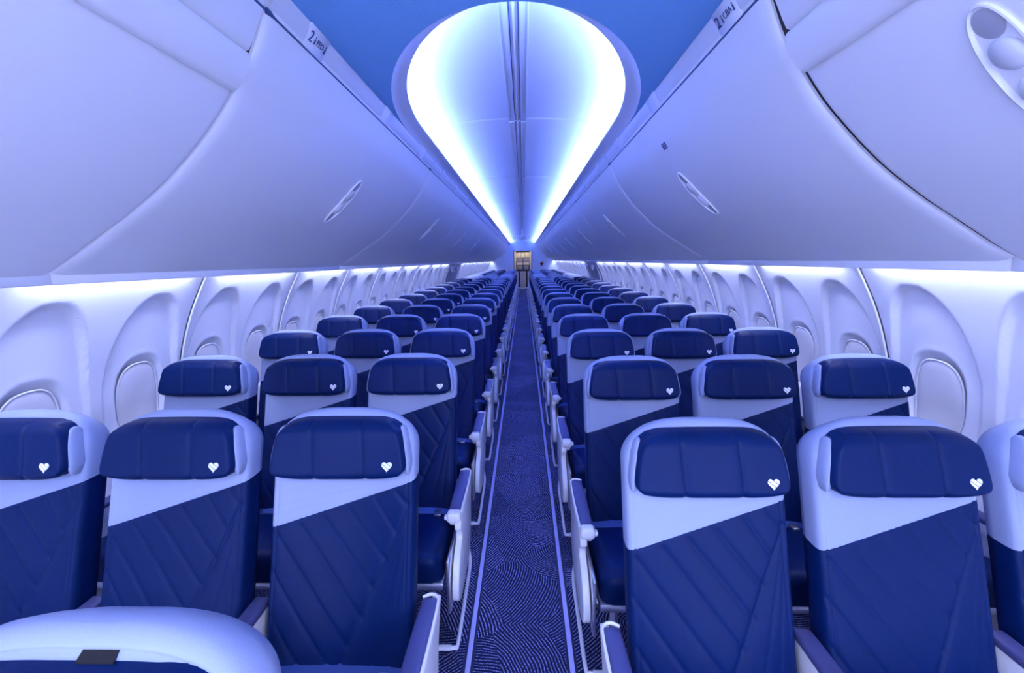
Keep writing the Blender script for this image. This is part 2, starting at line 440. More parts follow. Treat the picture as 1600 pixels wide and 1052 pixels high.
# ------------------------------------------------------------------ overhead bins
PROF = [(.672, 2.262), (.70, 2.200), (.745, 2.098), (.80, 2.015), (.885, 1.907), (1.03, 1.768), (1.17, 1.665), (1.28, 1.597), (1.40, 1.523), (1.485, 1.478), (1.515, 1.470)]
PS = [(p.x, p.y) for p in bez([(a, b, 0) for a, b in PROF], 6)]
def pnorm(i, P_=PS):
    a = P_[max(i-1, 0)]; b = P_[min(i+1, len(P_)-1)]
    t = Vector((b[0]-a[0], b[1]-a[1])).normalized(); return Vector((t.y, -t.x))*-1   # pointing out into the bin body
def bin_body(sx, length, P_, name='body', rnd=.035, inset=.012):
    """door skin swept along the cabin with rounded ends and a closed back"""
    n = 5; ys = []
    for k in range(n+1):
        a = math.pi/2*k/n; ys.append((rnd*(1-math.sin(a)), inset*(1-math.cos(a))*-1))
    sec = []
    for k in range(n, -1, -1):
        a = math.pi/2*k/n
        sec.append((rnd*(1-math.sin(a)) if False else rnd*(1-math.cos(math.pi/2*(n-k)/n)), inset*(1-math.sin(math.pi/2*(n-k)/n))))
    # sec: y offset from end, recess depth
    L_ = [(y, d) for y, d in sec]
    L_ = sorted(L_)
    full = [(y, d) for y, d in L_]+[(length*.25, 0), (length*.5, 0), (length*.75, 0)]+[(length-y, d) for y, d in L_[::-1]]
    vs_, fs = [], []; m = len(P_)
    for y, d in full:
        for i, (x, z) in enumerate(P_):
            nn = pnorm(i, P_); vs_.append((sx*(x+nn.x*d), y, z+nn.y*d))
    for j in range(len(full)-1):
        for i in range(m-1):
            a = j*m+i; q = (a, a+1, a+m+1, a+m); fs.append(q if sx > 0 else q[::-1])
    # end plates
    for y, base in ((0, 0), (length, (len(full)-1)*m)):
        b = len(vs_)
        for i in range(m):
            x, yy, z = vs_[base+i]; vs_.append((sx*(abs(x)+.10), y, z+.10))
        for i in range(m-1):
            fs.append((base+i, base+i+1, b+i+1, b+i))
    return vs_, fs
SLOT = mat('latch_recess_grey', (.42, .43, .48), .5)  # shading inside the latch slots, put into the colour
def latch(parent, sx, yc):
    """long oval finger recess with two thumb pads, lying across the door"""
    i0 = min(range(len(PS)), key=lambda i: abs(PS[i][0]-.955)); 
    c = Vector((PS[i0][0], PS[i0][1])); nn = -pnorm(i0)                # toward the cabin
    t = Vector((PS[i0+1][0]-PS[i0-1][0], PS[i0+1][1]-PS[i0-1][1])).normalized()
    def P(u, v, h): return (sx*(c.x+t.x*u+nn.x*h), yc+v, c.y+t.y*u+nn.y*h)
    A, B = .152, .042
    def oval(k, n=44, s=1.0):
        a = 2*math.pi*k/n; ca, sa = math.cos(a), math.sin(a)
        return (A-B+B*s if False else A*s)*math.copysign(abs(ca)**.8, ca), B*s*math.copysign(abs(sa)**.8, sa)
    bow = lambda u: -.5*u*u*.9
    bm = bmesh.new(); n = 44; loops = []
    for s, h in ((1.08, -.004), (1.06, .005), (.98, .006), (.92, .001), (.85, -.004), (.5, -.005), (.1, -.005)):
        l = []
        for k in range(n):
            a = 2*math.pi*k/n; ca, sa = math.cos(a), math.sin(a)
            u = (A+B*(s-1))*math.copysign(abs(ca)**.8, ca) if s > .8 else A*s*ca; v = B*s*math.copysign(abs(sa)**.9, sa)
            l.append(bm.verts.new(P(u, v, h+bow(u)+.003)))
        loops.append(l)
    for a, b in zip(loops, loops[1:]):
        for k in range(n): bm.faces.new((a[k], a[(k+1) % n], b[(k+1) % n], b[k]))
    bm.faces.new(loops[-1])
    la = bm_obj('latch', bm, WHITE_P, parent, auto=60)
    for uc, m, nm in ((-.108, SLOT, 'finger_slot'), (.112, SLOT, 'finger_slot')):
        bm = bmesh.new(); bmesh.ops.create_icosphere(bm, subdivisions=3, radius=1)
        for v in bm.verts:
            x, y, z = v.co; v.co = Vector(P(uc+x*.036, y*.028, .001+z*.004+bow(uc)))
        bm_obj(nm, bm, m, la)
    for uc, m in ((-.045, SHELL), (.045, WHITE_P)):
        bm = bmesh.new(); bmesh.ops.create_icosphere(bm, subdivisions=3, radius=1)
        for v in bm.verts:
            x, y, z = v.co; v.co = Vector(P(uc+x*.036, y*.030, .002+z*.014+bow(uc)))
        bm_obj('thumb_pad', bm, m, la)
def rail_piece(sx, length):
    """pale edge strip along the top of a bin"""
    pr = [(.690, 2.228), (.680, 2.236), (.664, 2.262), (.655, 2.283), (.662, 2.292), (.72, 2.292)]
    return pr
def plate(parent, sx, y, words=None):
    bm = bmesh.new()
    pr = [(.700, 2.214), (.688, 2.222), (.650, 2.284), (.655, 2.290), (.70, 2.290)]
    lo = [bm.verts.new((sx*a, y-.07, b)) for a, b in pr]; hi = [bm.verts.new((sx*a, y+.07, b)) for a, b in pr]
    for i in range(len(pr)-1): bm.faces.new((lo[i], lo[i+1], hi[i+1], hi[i]))
    bm.faces.new(lo); bm.faces.new(hi[::-1])
    bmesh.ops.bevel(bm, geom=list(bm.edges), offset=.002, segments=1, affect='EDGES')
    p = bm_obj('row_placard', bm, RAIL, parent)
    if words:
        a, b = Vector((.688, 2.222)), Vector((.650, 2.284))
        mid = (a+b)/2; d = (b-a).normalized(); nrm = Vector((-d.y, d.x)); nrm = nrm if nrm.x < 0 else -nrm
        # text baseline runs along the cabin
        X = Vector((0, -1 if sx > 0 else 1, 0)); Z = Vector((sx*nrm.x, 0, nrm.y)); Yv = Z.cross(X)
        if Yv.z < 0 and False: X = -X; Yv = -Yv
        R = Matrix((X, Yv, Z)).transposed()
        pos = Vector((sx*(mid.x+nrm.x*.003), y, mid.y+nrm.y*.003))
        text_mesh('row_number', words[0], .050, INK, p, pos-X*.048, R.to_euler())
        text_mesh('seat_letters', words[1], .027, INK, p, pos+X*.016, R.to_euler())
        for q in (-.020, .053):
            bm = bmesh.new(); bmesh.ops.create_uvsphere(bm, u_segments=8, v_segments=6, radius=.0045)
            for v in bm.verts: v.co.z *= .1; v.co.y += .013
            add_box(bm, (-.0045, -.017, -.0004), (.0045, .006, .0006), .0015)
            o = bm_obj('seat_icon', bm, INK, p); o.scale = (.75, .75, .75); o.location = pos+X*q; o.rotation_euler = R.to_euler()
ORD = ['first', 'second', 'third', 'fourth', 'fifth', 'sixth', 'seventh', 'eighth', 'ninth', 'tenth', 'eleventh', 'twelfth', 'thirteenth', 'fourteenth', 'fifteenth', 'sixteenth', 'seventeenth', 'eighteenth', 'nineteenth', 'twentieth', 'twenty-first', 'twenty-second', 'twenty-third', 'twenty-fourth', 'twenty-fifth', 'twenty-sixth']
for sx, nm, y0, BP in ((-1, 'left', 1.372, 2.235), (1, 'right', 1.358, 2.19)):
    y = y0-BP; k = -1
    while y < Y_BACK-.3:
        ln = min(BP, Y_BACK-y)-.014
        near = k == -1
        if near: ln -= .016 if sx > 0 else .003
        if near: lab = f'nearest pale overhead bin at top {nm}, thick lip, cut off by the frame'
        elif k == 0: lab = f'large pale curved overhead bin on the {nm}, second nearest, with clear oval latch'
        else: lab = f'pale curved {nm} overhead bin, {ORD[k+1]} from the camera'
        t = thing('overhead_bin', lab, 'overhead bin', (0, y+.007, 0), f'overhead bins on the {nm} side')
        P_ = PS
        if near:
            i1 = min(range(len(PS)), key=lambda i: abs(PS[i][0]-.80)); P_ = PS[i1:]
        v_, f_ = bin_body(sx, ln, P_, rnd=.05 if not near else .02, inset=.012 if not near else .006)
        mesh_obj('door', v_, f_, BIN, t, auto=50)
        latch(t, sx, .905-y-.007 if near and sx > 0 else ln/2)
        if near:
            pr = [(.812, 2.004), (.800, 1.998), (.780, 2.010), (.748, 2.060), (.738, 2.085), (.742, 2.098), (.760, 2.102), (.84, 2.06)]
            bm = bmesh.new()
            lo = [bm.verts.new((sx*a, 0, b)) for a, b in pr]; hi = [bm.verts.new((sx*a, ln-.012, b)) for a, b in pr]
            for i in range(len(pr)-1): bm.faces.new((lo[i], lo[i+1], hi[i+1], hi[i]))
            bm.faces.new(lo); bm.faces.new(hi[::-1])
            lipo = bm_obj('lip', bm, BIN, t, auto=60)
            box('lip_joint', (sx*.79-.055, ln-.075, 2.0), (sx*.79-.055, ln-.073, 2.0), BIN, lipo) if False else None
            pr = [(.80, 2.13), (.765, 2.105), (.745, 2.112), (.732, 2.135), (.705, 2.190), (.672, 2.262)]
            bm = bmesh.new()
            lo = [bm.verts.new((sx*a, 0, b)) for a, b in pr]; hi = [bm.verts.new((sx*a, ln-.004, b)) for a, b in pr]
            for i in range(len(pr)-1): bm.faces.new((lo[i], lo[i+1], hi[i+1], hi[i]))
            bm.faces.new(hi[::-1])
            bm_obj('valance', bm, BIN, t, auto=60)
        rp = rail_piece(sx, ln)
        bm = bmesh.new()
        lo = [bm.verts.new((sx*a, 0, b)) for a, b in rp]; hi = [bm.verts.new((sx*a, ln+.004, b)) for a, b in rp]
        for i in range(len(rp)-1): bm.faces.new((lo[i], lo[i+1], hi[i+1], hi[i]))
        bm_obj('edge_strip', bm, RAIL, t, auto=30)
        gr = [(.700, 2.214), (.690, 2.229)]
        box('shadow_joint', (min(sx*.6905, sx*.7005), 0, 2.215), (max(sx*.6905, sx*.7005), ln, 2.230), GROOVE, t)
        # service rail beneath, next to the wall
        box('service_rail', (min(sx*1.475, sx*1.525), 0, 1.452), (max(sx*1.475, sx*1.525), min(BP, Y_BACK-y)-.002, 1.500), BIN, t, bev=.006)
        # row placards
        for j in range(-3, 30):
            yp = (Y_L if sx < 0 else Y_R)+.39+PITCH*j
            if y+.08 < yp < y+ln-.08:
                if j == 0: plate(t, sx, yp-y-.007, ('2', 'FED' if sx < 0 else 'CBA'))
                else: plate(t, sx, yp-y-.007)
        # dark filler seen through the joint
        mesh_obj('joint_filler', [(sx*(a+.014), ln-.004+dy, b+.012) for a, b in PS for dy in (0, (BP-ln)+.002)],
                 [(2*i, 2*i+1, 2*i+3, 2*i+2) for i in range(len(PS)-1)], BIN_DARK, t)
        if k == 0 and sx > 0:
            i0 = min(range(len(PS)), key=lambda i: abs(PS[i][0]-.745)); nn = -pnorm(i0)
            bm = bmesh.new()
            for a in range(3):
                for b in range(2):
                    y_ = 1.02+b*.030; u = a*.012
                    px_, pz = PS[i0+1][0]+u*.55, PS[i0+1][1]-u*.83
                    add_box(bm, (px_+nn.x*.002-.003, y_, pz-.005), (px_+nn.x*.002+.001, y_+.022, pz+.003))
            bm_obj('door_notice', bm, INK, t, smooth=False)
        y += BP; k += 1

# ------------------------------------------------------------------ aft bulkhead and galley
DW, DH = .45, 1.95
bm = bmesh.new()
add_box(bm, (-1.9, Y_BACK, 0), (-DW, Y_BACK+.05, 2.75)); add_box(bm, (DW, Y_BACK, 0), (1.9, Y_BACK+.05, 2.75)); add_box(bm, (-DW, Y_BACK, DH), (DW, Y_BACK+.05, 2.75))
struct(bm_obj('wall_back', bm, BULK, smooth=False))
bm = bmesh.new()
add_box(bm, (-DW-.012, Y_BACK-.015, 0), (-DW+.012, Y_BACK+.07, DH+.012)); add_box(bm, (DW-.012, Y_BACK-.015, 0), (DW+.012, Y_BACK+.07, DH+.012)); add_box(bm, (-DW, Y_BACK-.015, DH-.012), (DW, Y_BACK+.07, DH+.012))
struct(bm_obj('trim_back', bm, DARKF, smooth=False))
g = thing('galley_unit', 'cream aft galley with grey containers and dark frames seen through the end doorway', 'galley', (0, 23.3, 0))
box('side_panel', (-.62, 0, 0), (-.36, .6, 2.1), CREAM, g, bev=.01); box('side_panel', (.36, 0, 0), (.62, .6, 2.1), CREAM, g, bev=.01)
box('carcass', (-.62, .08, 0), (.62, .62, 2.1), DARKF, g)
for x0, x1 in ((-.43, -.11), (-.09, .09), (.11, .43)):
    d = box('upper_door', (x0, .02, 1.63), (x1, .09, 1.90), CREAM, g, bev=.012)
    box('latch', ((x0+x1)/2-.03, .0, 1.84), ((x0+x1)/2+.03, .03, 1.87), DARKF, d, bev=.004)
for x0, x1 in ((-.42, -.02), (.02, .42)):
    box('container', (x0, .03, 1.42), (x1, .09, 1.59), GREYBOX, g, bev=.01)
for x0, x1 in ((-.33, -.02), (.02, .33)):
    box('drawer', (x0, .03, 1.25), (x1, .09, 1.39), CREAM, g, bev=.01)
    box('container', (x0+.03, .03, 1.03), (x1 if x1 < 0 else x1-.03, .09, 1.21), GREYBOX, g, bev=.01)
box('worktop', (-.36, -.04, .96), (.36, .1, .99), DARKF, g, bev=.006)
for x0, x1 in ((-.34, -.24), (.24, .34)): box('lower_panel', (x0, .02, .1), (x1, .09, .93), CREAM, g, bev=.006)
tr = box('trolley', (-.155, -.01, .12), (.155, .09, .93), CREAM, g, bev=.012)
box('trolley_latch', (-.03, -.03, .78), (.03, .0, .84), GREYBOX, tr, bev=.01)
box('kick_plate', (-.29, -.02, .0), (.29, .05, .10), WHITE_P, g, bev=.01)
gl = thing('galley_ceiling_light', 'small warm ceiling lamp above the aft galley floor', 'ceiling light', (0, 22.95, 2.08))
box('frame', (-.3, -.14, 0), (.3, .14, .03), WHITE_P, gl, bev=.005); box('diffuser', (-.28, -.12, -.006), (.28, .12, .002), emit('galley_lamp', GALLEY_COL, GALLEY_E), gl)
struct(mesh_obj('ceiling', [(-1.9, Y_BACK, 2.12), (1.9, Y_BACK, 2.12), (1.9, 24.6, 2.12), (-1.9, 24.6, 2.12)], [(0, 3, 2, 1)], SIDE, smooth=False))
struct(box('wall_galley', (-1.9, 24.5, 0), (1.9, 24.6, 2.7), CREAM))
# red placard / extinguisher marker on the right of the bulkhead
t = thing('emergency_placard', 'small dark red diamond emergency marker on the aft bulkhead right of the doorway', 'sign', (.95, Y_BACK-.012, 1.32))
o = box('plate', (-.07, 0, -.07), (.07, .012, .07), RED, t, bev=.006); o.rotation_euler = (0, math.radians(45), 0)
box('pointer', (-.025, -.006, -.12), (.025, .004, .02), DARKF, t, bev=.004)
# small exit sign above the doorway
t = thing('exit_sign', 'small pale exit sign bar above the aft galley doorway', 'exit sign', (0, Y_BACK-.03, 2.03))
box('housing', (-.18, 0, -.03), (.18, .03, .03), WHITE_P, t, bev=.01)
# hanging exit sign
t = thing('exit_sign', 'rounded pale EXIT SALIDA sign hanging from the ceiling far down the aisle', 'exit sign', (0, 14.3, 2.232))
bm = bmesh.new(); add_box(bm, (-.26, -.02, -.034), (.26, .02, .034), .016, 3); bm_obj('housing', bm, WHITE_P, t)
box('bracket', (-.12, -.02, .03), (.12, .02, .060), WHITE_P, t, bev=.012)
box('stem', (-.03, -.012, .055), (.03, .012, .24), RAIL, t)
text_mesh('lettering', 'EXIT SALIDA', .052, INK, t, (0, -.0215, 0), (math.pi/2, 0, 0))
for sx in (-1, 1):
    mesh_obj('arrow', [(sx*.235, -.0215, 0), (sx*.208, -.0215, .014), (sx*.208, -.0215, -.014)], [(0, 1, 2)], INK, t, smooth=False)

# ------------------------------------------------------------------ seats
TILT = .290
Z0, ZT = .325, 1.080
def yb(z): return (z-1.086)*TILT          # back plane: top of the back sits at y = 0
def seg_dist(u, z, a, b):
    ax, ay = a; bx, by = b; dx, dy = bx-ax, by-ay
    t = max(0, min(1, ((u-ax)*dx+(z-ay)*dy)/(dx*dx+dy*dy)))
    return math.hypot(u-ax-t*dx, z-ay-t*dy)
QL = [((.156, .857), (.188, .820)), ((.095, .842), (.160, .744)), ((.018, .813), (.131, .675)), ((-.054, .791), (.101, .602)), ((-.119, .768), (.067, .533)),
      ((-.188, .742), (.033, .459)), ((-.2, .649), (.002, .380)), ((-.2, .54), (-.075, .360)), ((-.2, .424), (-.16, .36))]
BIGL = [((.193, .82), (-.02, .345))]
FAN = [((.190, .79), (.085, .345)), ((.192, .79), (.14, .345))]
def hw(z):
    if z < .945: return .208
    t = min(1, (z-.945)/(ZT-.945)); return .208*max(0, 1-t**2.9)**(1/2.9)
def ztop(u):
    t = min(1, abs(u)/.208); return .945+(ZT-.945)*max(0, 1-t**2.9)**(1/2.9)
def back_h(u, z):
    """height of the front skin over the back plane"""
    e = max(0, min(hw(z)-abs(u), (ztop(u)-z)))
    r = .022; k = min(1, e/r); h = .022*math.sqrt(max(0, 1-(1-k)**2))
    h += .012*math.exp(-((z-.50)/.16)**2)*(1-(u/.208)**2)             # lumbar swell
    def gv(d, wd, dep): return -dep*math.exp(-(d/wd)**2)
    for a, b in QL: h += gv(seg_dist(u, z, a, b), .0042, .0036) + gv(seg_dist(u, z, a, b), .014, .0009)
    for a, b in BIGL: h += gv(seg_dist(u, z, a, b), .0045, .0042) + gv(seg_dist(u, z, a, b), .018, .0012)
    for a, b in FAN: h += gv(seg_dist(u, z, a, b), .0035, .0014)
    h += gv(abs(e-.019), .0030, .0042)+gv(abs(e-.028), .0022, .0012)                                  # piping seam round the frame
    h += gv(seg_dist(u, z, (-.195, .812), (.2, .895)), .003, .0015)
    h += gv(seg_dist(u, z, (-.213, .756), (.213, .886)), .0032, .0022)
    return h
def build_back():
    nu, nz = 92, 150; vs_, fs = [], []
    zs = []
    for j in range(nz+1):
        t = j/nz
        zs.append(Z0+(ZT-.0008-Z0)*(t if t < .82 else .82+.18*math.sin((t-.82)/.18*math.pi/2)) if False else Z0+(ZT-.0006-Z0)*t)
    # concentrate rows at the rounded top
    zs = [Z0+(.945-Z0)*i/112 for i in range(112)]+[.945+(ZT-.0004-.945)*math.sin(math.pi/2*i/38) for i in range(39)]
    nz = len(zs)-1
    for z in zs:
        H = hw(z)
        for i in range(nu+1):
            s = -1+2*i/nu; s = math.copysign(1-(1-abs(s))**1.25, s); u = H*s
            vs_.append((u, yb(z)-back_h(u, z), z))
    W = nu+1
    for j in range(nz):
        for i in range(nu): a = j*W+i; fs.append((a, a+1, a+W+1, a+W))
    # sides running back
    prev = [j*W for j in range(nz+1)]+[nz*W+i for i in range(1, nu+1)]+[j*W+nu for j in range(nz-1, -1, -1)]
    for dy, ins, drop in ((.014, 0, .002), (.036, .0, .016), (.060, .004, .034), (.066, .030, .046)):
        cur = []
        for id0 in [j*W for j in range(nz+1)]+[nz*W+i for i in range(1, nu+1)]+[j*W+nu for j in range(nz-1, -1, -1)]:
            x, y, z = vs_[id0]; b = len(vs_)
            f = 1-ins/.2; vs_.append((x*f, yb(z)+dy, z-drop*sstep(.90, ZT, z))); cur.append(b)
        for i in range(len(cur)-1): fs.append((prev[i], prev[i+1], cur[i+1], cur[i]))
        prev = cur
    me = bpy.data.meshes.new('back'); me.from_pydata(vs_, [], fs); return me
def split(me, keep_above, name, m, slope=(.886-.756)/.426, z_mid=(.886+.756)/2):
    bm = bmesh.new(); bm.from_mesh(me)
    n = Vector((-slope, 0, 1)).normalized()
    bmesh.ops.bisect_plane(bm, geom=list(bm.verts)+list(bm.edges)+list(bm.faces), dist=1e-5, plane_co=(0, 0, z_mid), plane_no=n, clear_outer=not keep_above, clear_inner=keep_above)
    bmesh.ops.recalc_face_normals(bm, faces=bm.faces)
    out = bpy.data.meshes.new(name); bm.to_mesh(out); bm.free(); out.materials.append(m)
    out.polygons.foreach_set('use_smooth', [True]*len(out.polygons)); return out
back_full = build_back()
me_back = split(back_full, False, 'backrest', NAVY); me_should = split(back_full, True, 'shoulder_panel', PALE)

# headrest: bulging pad, narrower at the top
HZ0, HZ1 = .903, 1.064
def head_half(z):
    t = max(0, min(1, (z-HZ0)/(HZ1-HZ0))); return .200-.026*t**1.5
def head_y(u, z, ee=1):
    t = max(0, min(1, (z-HZ0)/(HZ1-HZ0)))
    rim = math.sqrt(max(0, 1-(1-ee)**2))
    h = .040+.034*rim+.008*rim*(1-t)
    for x0 in (-.072, .072):
        d = abs(u-(x0-.006*(2*t-1))); h -= .0048*math.exp(-(d/.0032)**2)+.0022*math.exp(-(d/.014)**2)
    return yb(z)*.85-.006-h
def head_mesh():
    nu, nv = 96, 48; vs_, fs = [], []
    for j in range(nv+1):
        b = -1+2*j/nv; b = math.copysign(1-(1-abs(b))**1.3, b)
        for i in range(nu+1):
            a = -1+2*i/nu; a = math.copysign(1-(1-abs(a))**1.2, a)
            aa, bb = a*(1-.13*abs(b)**5), b*(1-.14*abs(a)**6)
            zc = (HZ0+HZ1)/2; hz = (HZ1-HZ0)/2
            z = zc+bb*hz
            half = head_half(z); u = aa*half
            ea, eb = (1-abs(a))*half, (1-abs(b))*hz
            ee = 1-math.hypot(max(0, 1-ea/.014), max(0, 1-eb/.030)); ee = max(0, ee)
            vs_.append((u, head_y(u, z, ee), z))
    W = nu+1
    for j in range(nv):
        for i in range(nu): a = j*W+i; fs.append((a, a+1, a+W+1, a+W))
    ring = [i for i in range(nu+1)]+[j*W+nu for j in range(1, nv+1)]+[nv*W+i for i in range(nu-1, -1, -1)]+[j*W for j in range(nv-1, 0, -1)]
    b = len(vs_)
    for id0 in ring: x, y, z = vs_[id0]; vs_.append((x, yb(z)-.018, z))
    n = len(ring)
    for i in range(n): fs.append((ring[i], b+i, b+(i+1) % n, ring[(i+1) % n]))
    me = bpy.data.meshes.new('headrest'); me.from_pydata(vs_, [], fs); me.materials.append(NAVY)
    bm = bmesh.new(); bm.from_mesh(me); bmesh.ops.recalc_face_normals(bm, faces=bm.faces); bm.to_mesh(me); bm.free()
    me.polygons.foreach_set('use_smooth', [True]*len(me.polygons)); return me
me_head = head_mesh()
me_head_pale = me_head.copy(); me_head_pale.materials.clear(); me_head_pale.materials.append(PALE)
def wing_mesh(sx):
    """pale crescent end panel of the headrest"""
    bm = bmesh.new(); n = 44; loops = []
    for s, off in ((1.0, -.006), (1.0, .0), (.94, .003), (.6, .006), (.2, .007)):
        l = []
        for k in range(n):
            a = 2*math.pi*k/n; ca, sa = math.cos(a), math.sin(a)
            zz = .976+.066*s*math.copysign(abs(sa)**.75, sa)
            depth = .030-.004*sa
            yy = yb(zz)*.85-.034+depth*s*math.copysign(abs(ca)**.75, ca)
            half = head_half(zz)*(1-.10*max(0, abs(zz-.983)/.08-.55)**1.5)
            l.append(bm.verts.new((sx*(half-.001+off), yy, zz)))
        loops.append(l)
    for a, b in zip(loops, loops[1:]):
        for k in range(n): bm.faces.new((a[k], a[(k+1) % n], b[(k+1) % n], b[k]))
    bm.faces.new(loops[-1]); bm.faces.new(loops[0][::-1])
    bmesh.ops.recalc_face_normals(bm, faces=bm.faces)
    me = bpy.data.meshes.new('wing'); bm.to_mesh(me); bm.free(); me.materials.append(PALE)
    me.polygons.foreach_set('use_smooth', [True]*len(me.polygons)); return me
me_wing = {s: wing_mesh(s) for s in (-1, 1)}
def heart_mesh():
    bm = bmesh.new(); pts = []
    for k in range(48):
        t = 2*math.pi*k/48; x = 16*math.sin(t)**3; z = 13*math.cos(t)-5*math.cos(2*t)-2*math.cos(3*t)-math.cos(4*t)
        pts.append((x/32, z/32*1.02))
    f = bm.faces.new([bm.verts.new((x, 0, z)) for x, z in pts])
    r = bmesh.ops.extrude_face_region(bm, geom=[f])
    for v in r['geom']:
        if isinstance(v, bmesh.types.BMVert): v.co.y = -.04
    out = bmesh.new()
    tmp = bpy.data.meshes.new('tmp'); bm.to_mesh(tmp); bm.free()
    n = Vector((.60, 0, .80)).normalized()
    for lo, hi in ((-9, -.145), (-.09, .175), (.23, 9)):
        b2 = bmesh.new(); b2.from_mesh(tmp)
        if lo > -5:
            bmesh.ops.bisect_plane(b2, geom=list(b2.verts)+list(b2.edges)+list(b2.faces), plane_co=n*lo, plane_no=n, clear_inner=True)
        if hi < 5:
            bmesh.ops.bisect_plane(b2, geom=list(b2.verts)+list(b2.edges)+list(b2.faces), plane_co=n*hi, plane_no=n, clear_outer=True)
        t2 = bpy.data.meshes.new('t2'); b2.to_mesh(t2); b2.free(); out.from_mesh(t2)
    bmesh.ops.recalc_face_normals(out, faces=out.faces)
    me = bpy.data.meshes.new('heart_emblem'); out.to_mesh(me); out.free(); me.materials.append(EMBLEM); return me
me_heart = heart_mesh()

def shape_cushion(x, y, z):
    t = (y+.635)/.44
    z2 = z-.085*t+.010*(1-(x/.22)**2)*(1 if z > .40 else 0)
    if z < .40: y += .03*(1-t)
    return (x, y, z2)
def mesh_of(o):
    me = o.data; bpy.data.objects.remove(o); return me
def tmpbox(*a, **k): return mesh_of(box('tmp', *a, **k))
cush_bm = bmesh.new(); add_box(cush_bm, (-.218, -.635, .312), (.218, -.170, .468), .045, 5)
bmesh.ops.subdivide_edges(cush_bm, edges=[e for e in cush_bm.edges if e.calc_length() > .1], cuts=5, use_grid_fill=True)
for v in cush_bm.verts: v.co = Vector(shape_cushion(*v.co))
me_cush = mesh_of(bm_obj('seat_cushion', cush_bm, NAVY, None, auto=60))
me_pan = tmpbox((-.222, -.60, .300), (.222, -.17, .334), METAL, bev=.01)
sh_bm = bmesh.new()
def shell_fn():
    poly = [(Z0+.02, .0), (.945, 0)]
    vs_, fs = [], []; zs = [.30+.0368*i for i in range(20)]; nu = 16
    for z in [min(z, ZT-.01) for z in zs]:
        H = (hw(min(z, ZT-.02))-.006)*(1-.22*sstep(.86, 1.0, z)) if z > .5 else .203
        H = max(H, .12)
        for i in range(nu+1):
            s = -1+2*i/nu; u = H*s; e = 1-abs(s)
            vs_.append((u, yb(z)+.058+.032*math.sqrt(max(0, 1-(1-min(1, e/.35))**2)), z))
    W = nu+1
    for j in range(len(zs)-1):
        for i in range(nu): a = j*W+i; fs.append((a, a+W, a+W+1, a+1))
    # front edge returning to the cushion
    for side in (0, nu):
        b = len(vs_)
        for j in range(len(zs)): x, y, z = vs_[j*W+side]; vs_.append((x*.99, y-.022, z))
        for j in range(len(zs)-1):
            q = (j*W+side, (j+1)*W+side, b+j+1, b+j); fs.append(q)
    b = len(vs_); j = len(zs)-1
    for i in range(nu+1): x, y, z = vs_[j*W+i]; vs_.append((x, yb(z)+.02, z))
    for i in range(nu): fs.append((j*W+i, j*W+i+1, b+i+1, b+i))
    me = bpy.data.meshes.new('shell'); me.from_pydata(vs_, [], fs); me.materials.append(SHELL)
    bm = bmesh.new(); bm.from_mesh(me); bmesh.ops.recalc_face_normals(bm, faces=bm.faces); bm.to_mesh(me); bm.free()
    me.polygons.foreach_set('use_smooth', [True]*len(me.polygons)); return me
me_shell = shell_fn()
ARM_TOP = .548
